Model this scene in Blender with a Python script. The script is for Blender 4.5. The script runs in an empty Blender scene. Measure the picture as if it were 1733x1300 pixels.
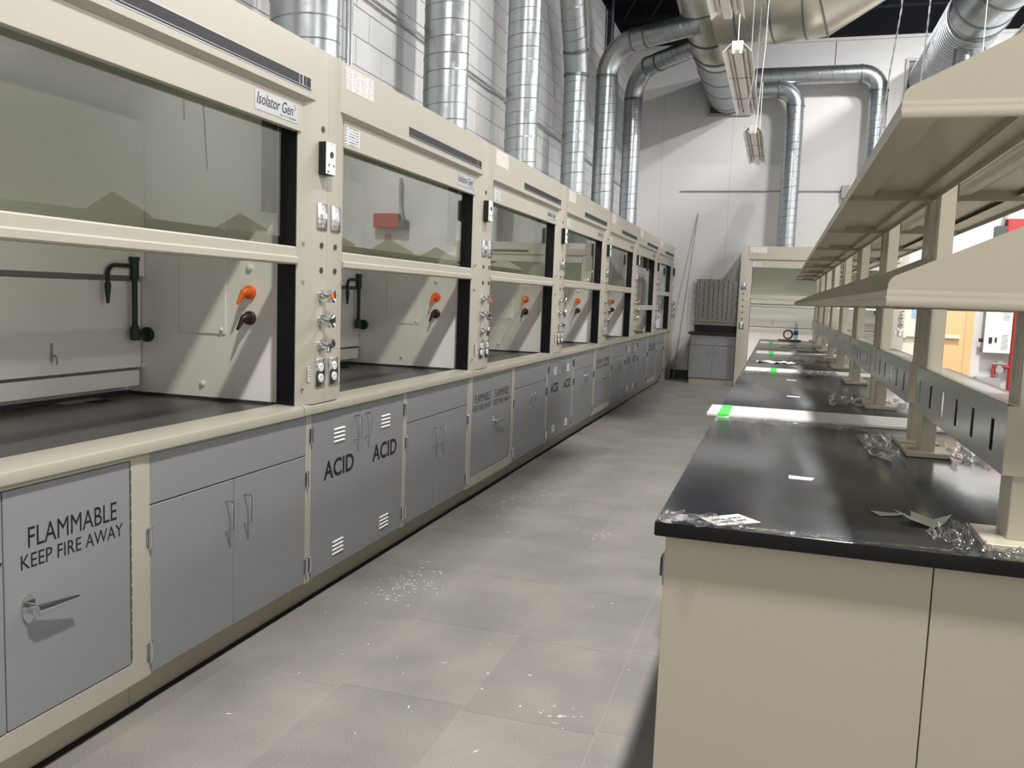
import bpy, bmesh, math, random
from mathutils import Vector, Matrix, Euler
random.seed(7)
R = math.radians
C = bpy.context.scene.collection
scn = bpy.context.scene

# ------------------------------------------------------------------ camera
F, YAW, PITCH, ROLL, CX, CZ = 1450.0, .2973, -.1025, .0374, 1.9026, 1.4313
cy, sy, cp, sp = math.cos(YAW), math.sin(YAW), math.cos(PITCH), math.sin(PITCH)
fw = Vector((-sy*cp, cy*cp, sp)); rt = Vector((cy, sy, 0)); up = rt.cross(fw)
cr, sr = math.cos(ROLL), math.sin(ROLL)
r2 = cr*rt + sr*up; u2 = -sr*rt + cr*up
cam_d = bpy.data.cameras.new('camera'); cam = bpy.data.objects.new('camera', cam_d); C.objects.link(cam)
cam.matrix_world = Matrix(((r2.x, u2.x, -fw.x, CX), (r2.y, u2.y, -fw.y, 0), (r2.z, u2.z, -fw.z, CZ), (0, 0, 0, 1)))
cam_d.sensor_width = 36; cam_d.lens = F/1733*36; cam_d.clip_start = .05; cam_d.clip_end = 100
scn.camera = cam
# ------------------------------------------------------------------ world, lamps with added fills, exposure
w = bpy.data.worlds.new('world'); scn.world = w; w.use_nodes = True
w.node_tree.nodes['Background'].inputs[0].default_value = (.8, .85, 1, 1)
w.node_tree.nodes['Background'].inputs[1].default_value = .05
vs = scn.view_settings
vs.view_transform = 'Standard'; vs.look = 'None'; vs.gamma = 1; vs.use_curve_mapping = False
vs.exposure = 0.0
def lamp(loc, power, sx=.35, sy_=1.2, col=(1, .97, .93)):
    d = bpy.data.lights.new('ceiling_or_fill_lamp', 'AREA'); d.shape = 'RECTANGLE'; d.size = sx; d.size_y = sy_
    d.energy = power; d.color = col
    o = bpy.data.objects.new('ceiling_or_fill_lamp', d); C.objects.link(o); o.location = loc
    return o
lamp((2.4, .8, 6.05), 430, .22, .45)
lamp((2.2, -3.0, 6.05), 30)
lamp((2.35, 6.8, 6.35), 330, .25, .5)
lamp((3.9, 12.4, 6.6), 300, .4, .8, (1, .985, .97))
lamp((5.1, 12.6, 6.4), 640, .4, .8, (1, .985, .97))
lamp((6.3, 10.0, 5.2), 100, .35, 1.5)
lamp((6.9, 8.0, 4.8), 160, .35, 2)  # no fixture known here: fill added to brighten the hood interiors
lamp((6.9, 1.8, 5.0), 110, .35, 2)  # added fill from the right, lifts the baffles inside the hoods

# ------------------------------------------------------------------ helpers
def lin(c):
    return tuple(((x/255)/12.92 if x/255 <= .04045 else ((x/255+.055)/1.055)**2.4) for x in c) + (1,)
def mat(name, rgb, rough=.5, metal=0, noise=0, nscale=8, bump=0, bscale=60, spec=.5, aniso=0, coat=0, rvar=0):
    m = bpy.data.materials.new(name); m.use_nodes = True; nt = m.node_tree; b = nt.nodes['Principled BSDF']
    b.inputs['Base Color'].default_value = lin(rgb); b.inputs['Roughness'].default_value = rough
    b.inputs['Metallic'].default_value = metal; b.inputs['Specular IOR Level'].default_value = spec
    if coat: b.inputs['Coat Weight'].default_value = coat; b.inputs['Coat Roughness'].default_value = .06
    tc = nt.nodes.new('ShaderNodeTexCoord')
    if noise:
        n = nt.nodes.new('ShaderNodeTexNoise'); n.inputs['Scale'].default_value = nscale; n.inputs['Detail'].default_value = 6
        nt.links.new(tc.outputs['Object'], n.inputs['Vector'])
        mr = nt.nodes.new('ShaderNodeMapRange'); mr.inputs[3].default_value = 1-noise; mr.inputs[4].default_value = 1+noise
        nt.links.new(n.outputs['Fac'], mr.inputs[0])
        mx = nt.nodes.new('ShaderNodeVectorMath'); mx.operation = 'SCALE'; mx.inputs[0].default_value = lin(rgb)[:3]
        nt.links.new(mr.outputs[0], mx.inputs['Scale']); nt.links.new(mx.outputs[0], b.inputs['Base Color'])
        if rvar:
            m2 = nt.nodes.new('ShaderNodeMapRange'); m2.inputs[3].default_value = rough-rvar; m2.inputs[4].default_value = rough+rvar
            nt.links.new(n.outputs['Fac'], m2.inputs[0]); nt.links.new(m2.outputs[0], b.inputs['Roughness'])
    if bump:
        n = nt.nodes.new('ShaderNodeTexNoise'); n.inputs['Scale'].default_value = bscale; n.inputs['Detail'].default_value = 4
        nt.links.new(tc.outputs['Object'], n.inputs['Vector'])
        bp_ = nt.nodes.new('ShaderNodeBump'); bp_.inputs['Strength'].default_value = bump; bp_.inputs['Distance'].default_value = .01
        nt.links.new(n.outputs['Fac'], bp_.inputs['Height']); nt.links.new(bp_.outputs[0], b.inputs['Normal'])
    return m
M = {}
M['beige'] = mat('beige_enamel', (173, 169, 157), .42, noise=.02, nscale=3, bump=.02, bscale=300)
M['beige2'] = mat('beige_shelf_enamel', (180, 174, 157), .38, noise=.02, nscale=2, bump=.02, bscale=300)
M['grey'] = mat('grey_door_enamel', (134, 136, 138), .42, noise=.02, nscale=3, bump=.02, bscale=300)
M['kick'] = mat('toe_kick_enamel', (176, 172, 152), .5)
M['black'] = mat('black_plastic', (22, 23, 26), .45)
M['track'] = mat('black_track', (16, 17, 24), .3, metal=.3)
M['liner'] = mat('white_hood_liner', (243, 240, 236), .5, noise=.02, nscale=4)
M['worktop'] = mat('dark_epoxy_worktop', (62, 59, 58), .32, noise=.15, nscale=5, bump=.02, bscale=200, rvar=.08)
M['sill'] = mat('beige_sill', (158, 155, 141), .35, noise=.05, nscale=12)
M['bench'] = mat('black_epoxy_bench', (38, 40, 45), .18, noise=.3, nscale=3, bump=.03, bscale=9, rvar=.05, spec=1.0)
M['bench'].node_tree.nodes['Principled BSDF'].inputs['IOR'].default_value = 2.35
M['bench_edge'] = mat('black_epoxy_edge', (12, 13, 15), .45, spec=.3)
M['seam'] = mat('duct_seam', (146, 150, 152), .35, metal=.9)
M['chrome'] = mat('chrome', (205, 207, 210), .14, metal=1)
M['steel'] = mat('brushed_steel', (172, 175, 170), .24, metal=.3, noise=.06, nscale=20)
M['galv'] = mat('galvanised_steel', (176, 182, 186), .30, metal=.92, noise=.14, nscale=26, rvar=.06)
M['galv_dark'] = mat('galvanised_dark', (120, 124, 126), .4, metal=.8)
M['galv_warm_reflect'] = mat('galvanised_warm_reflect', (190, 188, 178), .28, metal=.85, noise=.1, nscale=14)  # warm reflections on elbow and trunk put into the steel's colour
M['white'] = mat('white_plastic_and_glint', (232, 232, 228), .35)
M['wall'] = mat('white_painted_wall', (205, 204, 203), .75, noise=.025, nscale=1.2, bump=.03, bscale=90)
M['block'] = mat('painted_block', (180, 181, 182), .7, noise=.05, nscale=6, bump=.25, bscale=70)
M['mortar'] = mat('painted_mortar', (178, 179, 180), .8)
M['ceil'] = mat('dark_ceiling_deck', (46, 48, 58), .7, noise=.1, nscale=2)
M['beam'] = mat('dark_joist_steel', (40, 42, 50), .5)
M['rubber'] = mat('black_rubber_base', (44, 45, 44), .5)
M['green'] = mat('dark_green_faucet', (14, 48, 38), .35)
M['orange'] = mat('orange_plastic', (240, 106, 22), .4)
M['brown'] = mat('dark_brown_plastic', (52, 34, 28), .35)
M['paper'] = mat('white_board', (236, 235, 230), .6)
M['tape'] = mat('green_tape', (70, 220, 80), .5)
M['fixture'] = mat('white_reflector_metal', (240, 237, 234), .35, noise=.03, nscale=3)
M['tube'] = mat('unlit_glass_tube', (222, 220, 216), .2)
M['red'] = mat('red_painted_pipe', (160, 50, 48), .4)
M['tan'] = mat('tan_painted_door', (218, 178, 130), .5)
M['tan2'] = mat('pale_painted_door', (216, 206, 190), .5)
M['greybox'] = mat('grey_metal_box', (150, 150, 148), .45)
M['darkgrey'] = mat('dark_grey_metal', (70, 72, 74), .45)
M['ink'] = mat('black_ink', (18, 18, 19), .5)
M['silver'] = mat('silver_label', (176, 178, 184), .35, metal=.3)
M['stripe'] = mat('dark_violet_strip', (30, 28, 33), .6)
M['cardboard'] = mat('brown_cardboard', (120, 92, 72), .8)
M['scrap'] = mat('pale_green_scrap', (196, 202, 190), .5)
M['bluelabel'] = mat('blue_label', (40, 80, 150), .4)
M['navy'] = mat('black_sink_resin', (20, 22, 30), .3)
M['peg'] = mat('stainless_pegboard', (150, 147, 142), .32, metal=.75, noise=.08, nscale=15)
M['gap'] = mat('dark_gap', (12, 12, 12), .9)
M['bluewin'] = mat('door_window_glass', (150, 175, 190), .15)

def glass_mat(name, tint, ior=1.5, rough=.0, bump=0):
    m = bpy.data.materials.new(name); m.use_nodes = True; nt = m.node_tree; nt.nodes.remove(nt.nodes['Principled BSDF'])
    t = nt.nodes.new('ShaderNodeBsdfTransparent'); t.inputs[0].default_value = tint
    g = nt.nodes.new('ShaderNodeBsdfGlossy'); g.inputs['Roughness'].default_value = rough; g.inputs[0].default_value = (1, 1, 1, 1)
    lw = nt.nodes.new('ShaderNodeLayerWeight'); lw.inputs['Blend'].default_value = .5
    pw = nt.nodes.new('ShaderNodeMath'); pw.operation = 'POWER'; pw.inputs[1].default_value = 4.2; nt.links.new(lw.outputs['Facing'], pw.inputs[0])
    f = nt.nodes.new('ShaderNodeMath'); f.operation = 'MULTIPLY_ADD'; r0 = ((ior-1)/(ior+1))**2; f.inputs[1].default_value = 1-r0; f.inputs[2].default_value = r0
    nt.links.new(pw.outputs[0], f.inputs[0])
    x = nt.nodes.new('ShaderNodeMixShader'); nt.links.new(f.outputs[0], x.inputs[0]); nt.links.new(t.outputs[0], x.inputs[1]); nt.links.new(g.outputs[0], x.inputs[2])
    if bump:
        n = nt.nodes.new('ShaderNodeTexNoise'); n.inputs['Scale'].default_value = 35; n.inputs['Detail'].default_value = 3
        b = nt.nodes.new('ShaderNodeBump'); b.inputs['Strength'].default_value = bump; b.inputs['Distance'].default_value = .02
        tc = nt.nodes.new('ShaderNodeTexCoord'); nt.links.new(tc.outputs['Object'], n.inputs['Vector'])
        nt.links.new(n.outputs['Fac'], b.inputs['Height']); nt.links.new(b.outputs[0], g.inputs['Normal']); nt.links.new(b.outputs[0], lw.inputs['Normal'])
    nt.links.new(x.outputs[0], nt.nodes['Material Output'].inputs[0]); return m
M['glass'] = glass_mat('sash_glass', (.85, .875, .83, 1), 1.42)
M['film'] = glass_mat('clear_plastic_film', (.82, .82, .82, 1), 2.0, .12, .9)
M['bottle'] = glass_mat('bottle_plastic', (.6, .75, .82, 1), 1.6, .1)

def floor_mat():
    m = bpy.data.materials.new('grey_stone_tile'); m.use_nodes = True; nt = m.node_tree; b = nt.nodes['Principled BSDF']
    b.inputs['Roughness'].default_value = .42
    g = nt.nodes.new('ShaderNodeNewGeometry')
    n1 = nt.nodes.new('ShaderNodeTexNoise'); n1.inputs['Scale'].default_value = 2.2; n1.inputs['Detail'].default_value = 8
    n2 = nt.nodes.new('ShaderNodeTexNoise'); n2.inputs['Scale'].default_value = 170; n2.inputs['Detail'].default_value = 3
    oi = nt.nodes.new('ShaderNodeObjectInfo')
    for n in (n1, n2): nt.links.new(g.outputs['Position'], n.inputs['Vector'])
    a = nt.nodes.new('ShaderNodeMath'); a.operation = 'MULTIPLY_ADD'; nt.links.new(n1.outputs['Fac'], a.inputs[0]); a.inputs[1].default_value = .55
    s = nt.nodes.new('ShaderNodeMath'); s.operation = 'MULTIPLY_ADD'; nt.links.new(n2.outputs['Fac'], s.inputs[0]); s.inputs[1].default_value = .5
    nt.links.new(a.outputs[0], s.inputs[2])
    o = nt.nodes.new('ShaderNodeMath'); o.operation = 'MULTIPLY'; o.inputs[1].default_value = .07; nt.links.new(oi.outputs['Random'], o.inputs[0]); nt.links.new(o.outputs[0], a.inputs[2])
    cr_ = nt.nodes.new('ShaderNodeValToRGB'); cr_.color_ramp.elements[0].position = .36; cr_.color_ramp.elements[0].color = lin((118, 116, 112))
    cr_.color_ramp.elements[1].position = .74; cr_.color_ramp.elements[1].color = lin((160, 156, 150))
    nt.links.new(s.outputs[0], cr_.inputs[0]); nt.links.new(cr_.outputs[0], b.inputs['Base Color'])
    bu = nt.nodes.new('ShaderNodeBump'); bu.inputs['Strength'].default_value = .1; bu.inputs['Distance'].default_value = .004
    nt.links.new(n2.outputs['Fac'], bu.inputs['Height']); nt.links.new(bu.outputs[0], b.inputs['Normal'])
    return m
M['floor'] = floor_mat(); M['grout'] = mat('tile_joint', (164, 160, 154), .7)

def print_mat(name, base, ink, rows, cols):
    m = bpy.data.materials.new(name); m.use_nodes = True; nt = m.node_tree; b = nt.nodes['Principled BSDF']; b.inputs['Roughness'].default_value = .6
    tc = nt.nodes.new('ShaderNodeTexCoord'); mp = nt.nodes.new('ShaderNodeMapping'); nt.links.new(tc.outputs['Object'], mp.inputs[0])
    sx = nt.nodes.new('ShaderNodeSeparateXYZ'); nt.links.new(mp.outputs[0], sx.inputs[0])
    # y across, z down the sheet (sheet stands in the yz plane)
    def mth(op, a, bb):
        n = nt.nodes.new('ShaderNodeMath'); n.operation = op
        for i, v in enumerate((a, bb)):
            if isinstance(v, (int, float)): n.inputs[i].default_value = v
            else: nt.links.new(v, n.inputs[i])
        return n.outputs[0]
    line = mth('LESS_THAN', mth('FRACT', mth('MULTIPLY', sx.outputs[2], rows), 0), .42)
    row = mth('FLOOR', mth('MULTIPLY', sx.outputs[2], rows), 0)
    cb = nt.nodes.new('ShaderNodeCombineXYZ'); nt.links.new(mth('MULTIPLY', sx.outputs[1], 90), cb.inputs[0]); nt.links.new(mth('MULTIPLY', row, 7.3), cb.inputs[1])
    n = nt.nodes.new('ShaderNodeTexNoise'); n.inputs['Scale'].default_value = 1; nt.links.new(cb.outputs[0], n.inputs['Vector'])
    word = mth('GREATER_THAN', n.outputs['Fac'], .44)
    col = mth('LESS_THAN', mth('FRACT', mth('MULTIPLY', mth('ADD', sx.outputs[1], 10.0), cols), 0), .86)
    f = mth('MULTIPLY', mth('MULTIPLY', line, word), col)
    mx = nt.nodes.new('ShaderNodeMix'); mx.data_type = 'RGBA'; nt.links.new(f, mx.inputs[0]); mx.inputs[6].default_value = lin(base); mx.inputs[7].default_value = lin(ink)
    nt.links.new(mx.outputs[2], b.inputs['Base Color']); return m
M['notice'] = print_mat('printed_notice', (226, 220, 218), (176, 150, 150), 95, 14)
M['notice2'] = print_mat('printed_certificate', (206, 208, 212), (110, 112, 122), 80, 9)

class MB:
    def __init__(s): s.bm = bmesh.new()
    def box(s, x0, x1, y0, y1, z0, z1, bev=0, seg=1):
        vs_ = [s.bm.verts.new((x, y, z)) for x in (x0, x1) for y in (y0, y1) for z in (z0, z1)]
        idx = [(0, 1, 3, 2), (4, 6, 7, 5), (0, 4, 5, 1), (2, 3, 7, 6), (0, 2, 6, 4), (1, 5, 7, 3)]
        fs = [s.bm.faces.new([vs_[i] for i in f]) for f in idx]
        if bev:
            es = {e for f in fs for e in f.edges}
            bmesh.ops.bevel(s.bm, geom=list(es), offset=bev, segments=seg, affect='EDGES', profile=.5)
        return s
    def prism(s, pts, axis, a, b):
        """pts: outline in the two other axes (cyclic order y,z for x; x,z for y; x,y for z)"""
        def P(p, t): return {'x': (t, p[0], p[1]), 'y': (p[0], t, p[1]), 'z': (p[0], p[1], t)}[axis]
        A = [s.bm.verts.new(P(p, a)) for p in pts]; B = [s.bm.verts.new(P(p, b)) for p in pts]
        n = len(pts); s.bm.faces.new(A); s.bm.faces.new(B[::-1])
        for i in range(n): s.bm.faces.new((A[i], B[i], B[(i+1) % n], A[(i+1) % n]))
        return s
    def tube(s, pts, r, n=12, caps=True):
        pts = [Vector(p) for p in pts]; m = len(pts); rs = r if isinstance(r, (list, tuple)) else [r]*m
        rings = []; prev = None
        for i, p in enumerate(pts):
            d = (pts[min(i+1, m-1)]-pts[max(i-1, 0)]).normalized()
            if prev is None:
                a = Vector((0, 0, 1)) if abs(d.z) < .9 else Vector((1, 0, 0)); u = d.cross(a).normalized()
            else: u = (prev - d*prev.dot(d)).normalized()
            prev = u; v = d.cross(u)
            rings.append([s.bm.verts.new(p+(u*math.cos(2*math.pi*k/n)+v*math.sin(2*math.pi*k/n))*rs[i]) for k in range(n)])
        for a, b in zip(rings, rings[1:]):
            for k in range(n): s.bm.faces.new((a[k], a[(k+1) % n], b[(k+1) % n], b[k]))
        if caps: s.bm.faces.new(rings[0][::-1]); s.bm.faces.new(rings[-1])
        return s
    def cyl(s, c, axis, h, r, n=16, r1=None):
        c = Vector(c); d = {'x': Vector((1, 0, 0)), 'y': Vector((0, 1, 0)), 'z': Vector((0, 0, 1))}[axis]
        return s.tube([c, c+d*h], [r, r if r1 is None else r1], n)
    def sphere(s, c, r, seg=12, sc=(1, 1, 1)):
        bmesh.ops.create_uvsphere(s.bm, u_segments=seg, v_segments=max(6, seg//2), radius=r, matrix=Matrix.Translation(c) @ Matrix.Diagonal((*sc, 1))); return s
    def build(s, name, m, parent=None, smooth=True, loc=None):
        bmesh.ops.recalc_face_normals(s.bm, faces=s.bm.faces)
        me = bpy.data.meshes.new(name); s.bm.to_mesh(me); s.bm.free()
        me.materials.append(M[m] if isinstance(m, str) else m)
        if smooth:
            me.polygons.foreach_set('use_smooth', [True]*len(me.polygons)); me.set_sharp_from_angle(angle=R(32))
        o = bpy.data.objects.new(name, me); C.objects.link(o)
        if parent: o.parent = parent
        if loc: o.location = loc
        return o
def Bx(name, m, parent, *a, **k):
    return MB().box(*a, **k).build(name, m, parent)
def tag(o, label=None, cat=None, group=None, kind=None):
    if label: o['label'] = label
    if cat: o['category'] = cat
    if group: o['group'] = group
    if kind: o['kind'] = kind
    return o
def empty(name, loc=(0, 0, 0), rz=0):
    o = bpy.data.objects.new(name, None); C.objects.link(o); o.location = loc; o.rotation_euler = (0, 0, rz); o.empty_display_size = .1
    return o
def copy_tree(o, parent=None):
    c = o.copy(); C.objects.link(c); c.parent = parent
    for ch in list(o.children): copy_tree(ch, c)
    return c
def part_copy(o, loc, parent=None):
    c = o.copy(); C.objects.link(c); c.location = loc
    if parent: c.parent = parent
    for ch in list(o.children):
        d = ch.copy(); C.objects.link(d); d.parent = c
    return c
def lettering(s, m, parent, y0, y1, z0, z1, x, bold=0, shear=0, name='lettering', depth=.0006):
    cu = bpy.data.curves.new(name, 'FONT'); cu.body = s; cu.size = 1; cu.offset = bold; cu.shear = shear; cu.align_x = 'LEFT'; cu.resolution_u = 3
    t = bpy.data.objects.new('tmp', cu); C.objects.link(t)
    dg = bpy.context.evaluated_depsgraph_get(); me = bpy.data.meshes.new_from_object(t.evaluated_get(dg)); bpy.data.objects.remove(t)
    xs = [v.co.x for v in me.vertices]; ys = [v.co.y for v in me.vertices]; a, b, c, d = min(xs), max(xs), min(ys), max(ys)
    for v in me.vertices:
        v.co = Vector((x+depth, y0+(v.co.x-a)/(b-a)*(y1-y0), z0+(v.co.y-c)/(d-c)*(z1-z0)))
    me.materials.clear(); me.materials.append(M[m]); me.name = name
    o = bpy.data.objects.new(name, me); C.objects.link(o); o.parent = parent
    return o
def arc(c, r, a0, a1, n, ax):
    """points of an arc in a plane spanned by the axes ax=(u,v)"""
    c = Vector(c); u, v = Vector(ax[0]), Vector(ax[1])
    return [c+u*(r*math.cos(R(a0+(a1-a0)*i/n)))+v*(r*math.sin(R(a0+(a1-a0)*i/n))) for i in range(n+1)]

XW, YW, ZT = -1.05, 16.3, 6.08       # left wall face, back wall face, wall top
# ------------------------------------------------------------------ room
fl = Bx('floor', 'grout', None, -1.35, 7.8, -4.3, 16.6, -.12, -.0008); tag(fl, kind='structure')
TX, TY = .472, .68
tile0 = None
def tile_at(x, y, w_, l_):
    global tile0
    if tile0 is None:
        tile0 = MB().box(-.5, .5, -.5, .5, -.002, 0).build('floor_tile', 'floor', fl, smooth=False)
        t = tile0
    else:
        t = tile0.copy(); C.objects.link(t)
    t.location = (x, y, 0); t.scale = (w_, l_, 1); return t
for i in range(-1, 4):                      # the aisle between the hoods and the bench
    for j in range(22):
        tile_at(.0+i*TX+TX/2, 1.34+j*TY+TY/2+(0 if i % 2 else -.03), TX-.002, TY-.002)
mb = MB()                                   # floor beyond the bench and behind the camera, joined
for i in range(-2, 17):
    for j in range(-8, 22):
        if -1 <= i <= 3 and j >= 0: continue
        x0, y0 = i*TX, 1.34+j*TY
        if y0 > 16.2: continue
        mb.box(x0+.001, x0+TX-.001, y0+.001, min(y0+TY-.001, 16.29), -.0035, 0)
tag(mb.build('distant_tiles', 'floor', fl, smooth=False), kind='stuff')

wl = Bx('wall_left', 'mortar', None, -1.3, XW-.006, -4.3, 16.6, 0, ZT); tag(wl, kind='structure')
Bx('plain_face', 'block', wl, XW-.008, XW, -4.3, 4.0, 0, ZT-.02)
Bx('lower_face', 'block', wl, XW-.008, XW, 4.0, 16.3, 0, 2.6)
blk = None
BL, BH = .4, .2
for r in range(17):
    for c in range(14):
        y = 4.0+c*BL+(BL/2 if r % 2 else 0); z = 2.6+r*BH
        if blk is None: blk = MB().box(-.008, 0, .004, BL-.004, .004, BH-.004, bev=.003).build('block', 'block', wl); b_ = blk
        else: b_ = blk.copy(); C.objects.link(b_)
        b_.location = (XW+random.uniform(-.0006, .0006), y, z)
mb = MB()
for r in range(17):
    off = BL/2 if r % 2 else 0
    y = 4.0+14*BL+off
    if off: mb.box(XW-.008, XW, 4.004, 4.0+off-.004, 2.604+r*BH, 2.6+r*BH+BH-.004)
    while y < 16.29:
        mb.box(XW-.008, XW, y+.004, min(y+BL-.004, 16.295), 2.604+r*BH, 2.6+r*BH+BH-.004); y += BL
tag(mb.build('distant_blocks', 'block', wl, smooth=False), kind='stuff')
# pilasters on the left wall towards the back
for i, (y0, y1) in enumerate(((9.0, 9.35), (12.1, 12.5))):
    tag(Bx('trim_%d' % (i+1), 'wall', None, XW-.01, XW+.1, y0, y1, 0, ZT, bev=.004), kind='structure')
wb = Bx('wall_back', 'wall', None, -1.3, 7.8, YW, 16.55, 0, 6.05); tag(wb, kind='structure')
for x in (2.555, 5.6): Bx('panel_joint', 'gap', wb, x-.006, x+.006, YW-.0015, YW+.002, 5.3, 6.05)
for x in (.9, -.35, 3.55): Bx('panel_joint', 'mortar', wb, x-.004, x+.004, YW-.0012, YW+.002, .2, 5.2)
Bx('top_cap', 'wall', wb, -1.3, 7.8, YW-.03, YW+.25, 6.03, 6.08)
tag(Bx('wall_right', 'wall', None, 7.6, 7.8, -4.3, 16.3, 0, ZT), kind='structure')
tag(Bx('wall_front', 'wall', None, -1.3, 7.8, -4.3, -4.1, 0, ZT), kind='structure')
ce = Bx('ceiling', 'ceil', None, -2.3, 8.8, -5.3, 17.8, 7.0, 7.1); tag(ce, kind='structure')
for y in [1.5+2.1*i for i in range(8)]:
    m_ = MB().box(-2.2, 8.7, y-.05, y+.05, 6.9, 6.96).box(-2.2, 8.7, y-.05, y+.05, 6.5, 6.54)
    for i in range(22): m_.tube([(-2.2+i*.5, y, 6.52), (-2.2+i*.5+.25, y, 6.93), (-2.2+i*.5+.5, y, 6.52)], .014, 5)
    m_.build('roof_joist', 'beam', ce)
for i, b in enumerate(((-2.3, -1.9, -5.3, 17.8), (8.4, 8.8, -5.3, 17.8), (-2.3, 8.8, 17.4, 17.8), (-2.3, 8.8, -5.3, -4.9))):
    tag(Bx('trim_%d' % (i+3), 'ceil', None, b[0], b[1], b[2], b[3], 5.9, 7.0), kind='structure')
tag(Bx('baseboard_back', 'rubber', None, -.05, .40, YW-.012, YW, 0, .165), kind='structure')
tag(Bx('baseboard_right', 'rubber', None, 4.97, 7.6, YW-.012, YW, 0, .12), kind='structure')

# ------------------------------------------------------------------ fume hood
YP = 1.997   # inner liner face in hood coordinates
def make_hood(Wd=2.13, walkin=False):
    h = empty('fume_hood'); zb = 0.0 if walkin else .883; zp = 0 if walkin else .932
    yr = Wd-.133; yl = .133
    # outer shell
    Bx('side_panel', 'beige', h, -.97, -.02, .001, .012, zb, 2.425)
    Bx('side_panel', 'beige', h, -.97, -.02, Wd-.012, Wd-.001, zb, 2.425)
    Bx('back_panel', 'beige', h, -.98, -.97, .001, Wd-.001, zb, 2.425)
    MB().box(-.98, -.02, .002, Wd-.002, 2.4, 2.424).box(-.55, -.25, .3, Wd-.3, 2.424, 2.43).build('top_panel', 'beige', h)
    # upper fascia with bevelled overhang
    f = MB().prism([(-.06, 2.43), (0, 2.43), (0, 2.212), (-.03, 2.185), (-.06, 2.185)], 'y', .103, Wd-.103).build('fascia', 'beige', h)
    ys0 = Wd-1.297
    if walkin: ys0 = 1.2
    st = MB().box(0, .0015, ys0, Wd-.147, 2.238, 2.292).build('vent_strip', 'silver', f)
    s2 = MB().box(.0015, .0035, ys0+.004, Wd-.245, 2.252, 2.288)
    for a in (.235, .208, .187, .170): s2.box(.0015, .0035, Wd-a, Wd-a+.014, 2.252, 2.288)
    s2.box(.0015, .0025, ys0+.004, Wd-.15, 2.242, 2.248).build('dark_inlay', 'stripe', f)
    tag(st, 'silver edged strip with dark inlay')
    hd = MB().box(-.05, -.022, .18, Wd-.18, 2.07, 2.19, bev=.002).build('header_panel', 'beige', h)
    b0, b1 = Wd-.515, Wd-.215
    bd = MB().box(-.022, -.0205, b0, b1, 2.095, 2.168, bev=.0005).build('name_badge', 'silver', h)
    tag(bd, 'silver name badge with handwritten style lettering')
    lettering('Isolator Gen', 'ink', bd, b0+.012, b1-.035, 2.118, 2.162, -.0205, .006, .25)
    lettering('5', 'red', bd, b1-.03, b1-.016, 2.142, 2.165, -.0205, .0, .1)
    lettering('by L.C.I. Scientific', 'ink', bd, b1-.13, b1-.012, 2.101, 2.112, -.0205)
    MB().box(0, .001, .145, .42, 2.32, 2.418).build('notice_sheet', 'notice', h)
    MB().box(-.022, -.021, .19, .33, 2.085, 2.168).build('certificate_sheet', 'notice2', h)
    # posts
    for side in (0, 1):
        g = (lambda y: y) if side == 0 else (lambda y: Wd-y)
        pts = [(0, g(.001)), (0, g(.103)), (-.032, g(.195)), (-.045, g(.195)), (-.045, g(.12)), (-.1, g(.12)), (-.1, g(.001))]
        p = MB().prism(pts, 'z', zp, 2.43).build('post', 'beige', h)
        ph = [z for z in ((2.106, 1.617, 1.511) if side else (1.617, 1.511, 1.401, 1.293, 1.186))]
        yc = Wd-.047 if side else .072
        for z in ph: MB().cyl((0, yc, z), 'x', .0035, .0125, 14).build('hole_plug', 'brown', p)
        for z in (1.0, 1.46, 1.62) if side else (1.0, 1.46): MB().cyl((-.018, g(.165), z), 'x', .006, .006, 8).build('screw', 'chrome', p)
        # switch plate
        y0 = yc-.042; sw = MB().box(0, .006, y0, y0+.084, 1.683, 1.795, bev=.003, seg=2).build('switch_plate', 'chrome', h)
        q = MB().cyl((.006, y0+.042, 1.78), 'x', .002, .004, 8).cyl((.006, y0+.042, 1.70), 'x', .002, .004, 8)
        if side: q.box(.006, .024, y0+.036, y0+.048, 1.728, 1.752, bev=.002)
        q.build('toggle' if side else 'screw', 'white' if side else 'chrome', sw)
        # outlet
        ou = MB().box(0, .006, yc-.04, yc+.04, 1.003, 1.129, bev=.003, seg=2).build('outlet_plate', 'chrome', h)
        q = MB()
        for z in (1.043, 1.09):
            q.tube([(.005, yc, z), (.010, yc, z)], .019, 14)
        q.build('socket', 'white', ou)
        q = MB()
        for z in (1.043, 1.09):
            for dy in (-.007, .007): q.box(.0098, .0106, yc+dy-.0012, yc+dy+.0012, z-.002, z+.008)
            q.cyl((.0098, yc, z-.01), 'x', .0008, .0025, 8)
        q.build('socket_slots', 'ink', ou)
    # valves and monitor on the right-hand post
    yc = Wd-.047
    for i, z in enumerate((1.401, 1.293, 1.186)):
        v = MB().cyl((0, yc, z), 'x', .012, .026, 18).tube([(.01, yc, z), (.02, yc, z), (.045, yc, z)], [.017, .012, .011], 14)
        for k in range(4 if i < 2 else 2):
            a = R(45+90*k) if i < 2 else R(60+180*k)
            v.tube([(.045, yc, z), (.05, yc+.014*math.cos(a), z+.014*math.sin(a)), (.053, yc+.031*math.cos(a), z+.031*math.sin(a))], [.008, .008, .010], 8)
        v = v.build('valve_knob', 'chrome', h)
        MB().cyl((.044, yc, z), 'x', .016, .011, 14).build('index_button', ('orange', 'ink', 'darkgrey')[i], v)
    mo = MB().box(0, .035, yc-.035, yc+.044, 1.915, 2.05, bev=.002).build('airflow_monitor', 'black', h)
    MB().box(.035, .038, yc-.035, yc+.044, 1.917, 2.05, bev=.001).build('monitor_face', 'white', mo)
    MB().cyl((.038, yc+.01, 2.0), 'x', .002, .014, 18).build('round_display', 'ink', mo)
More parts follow.
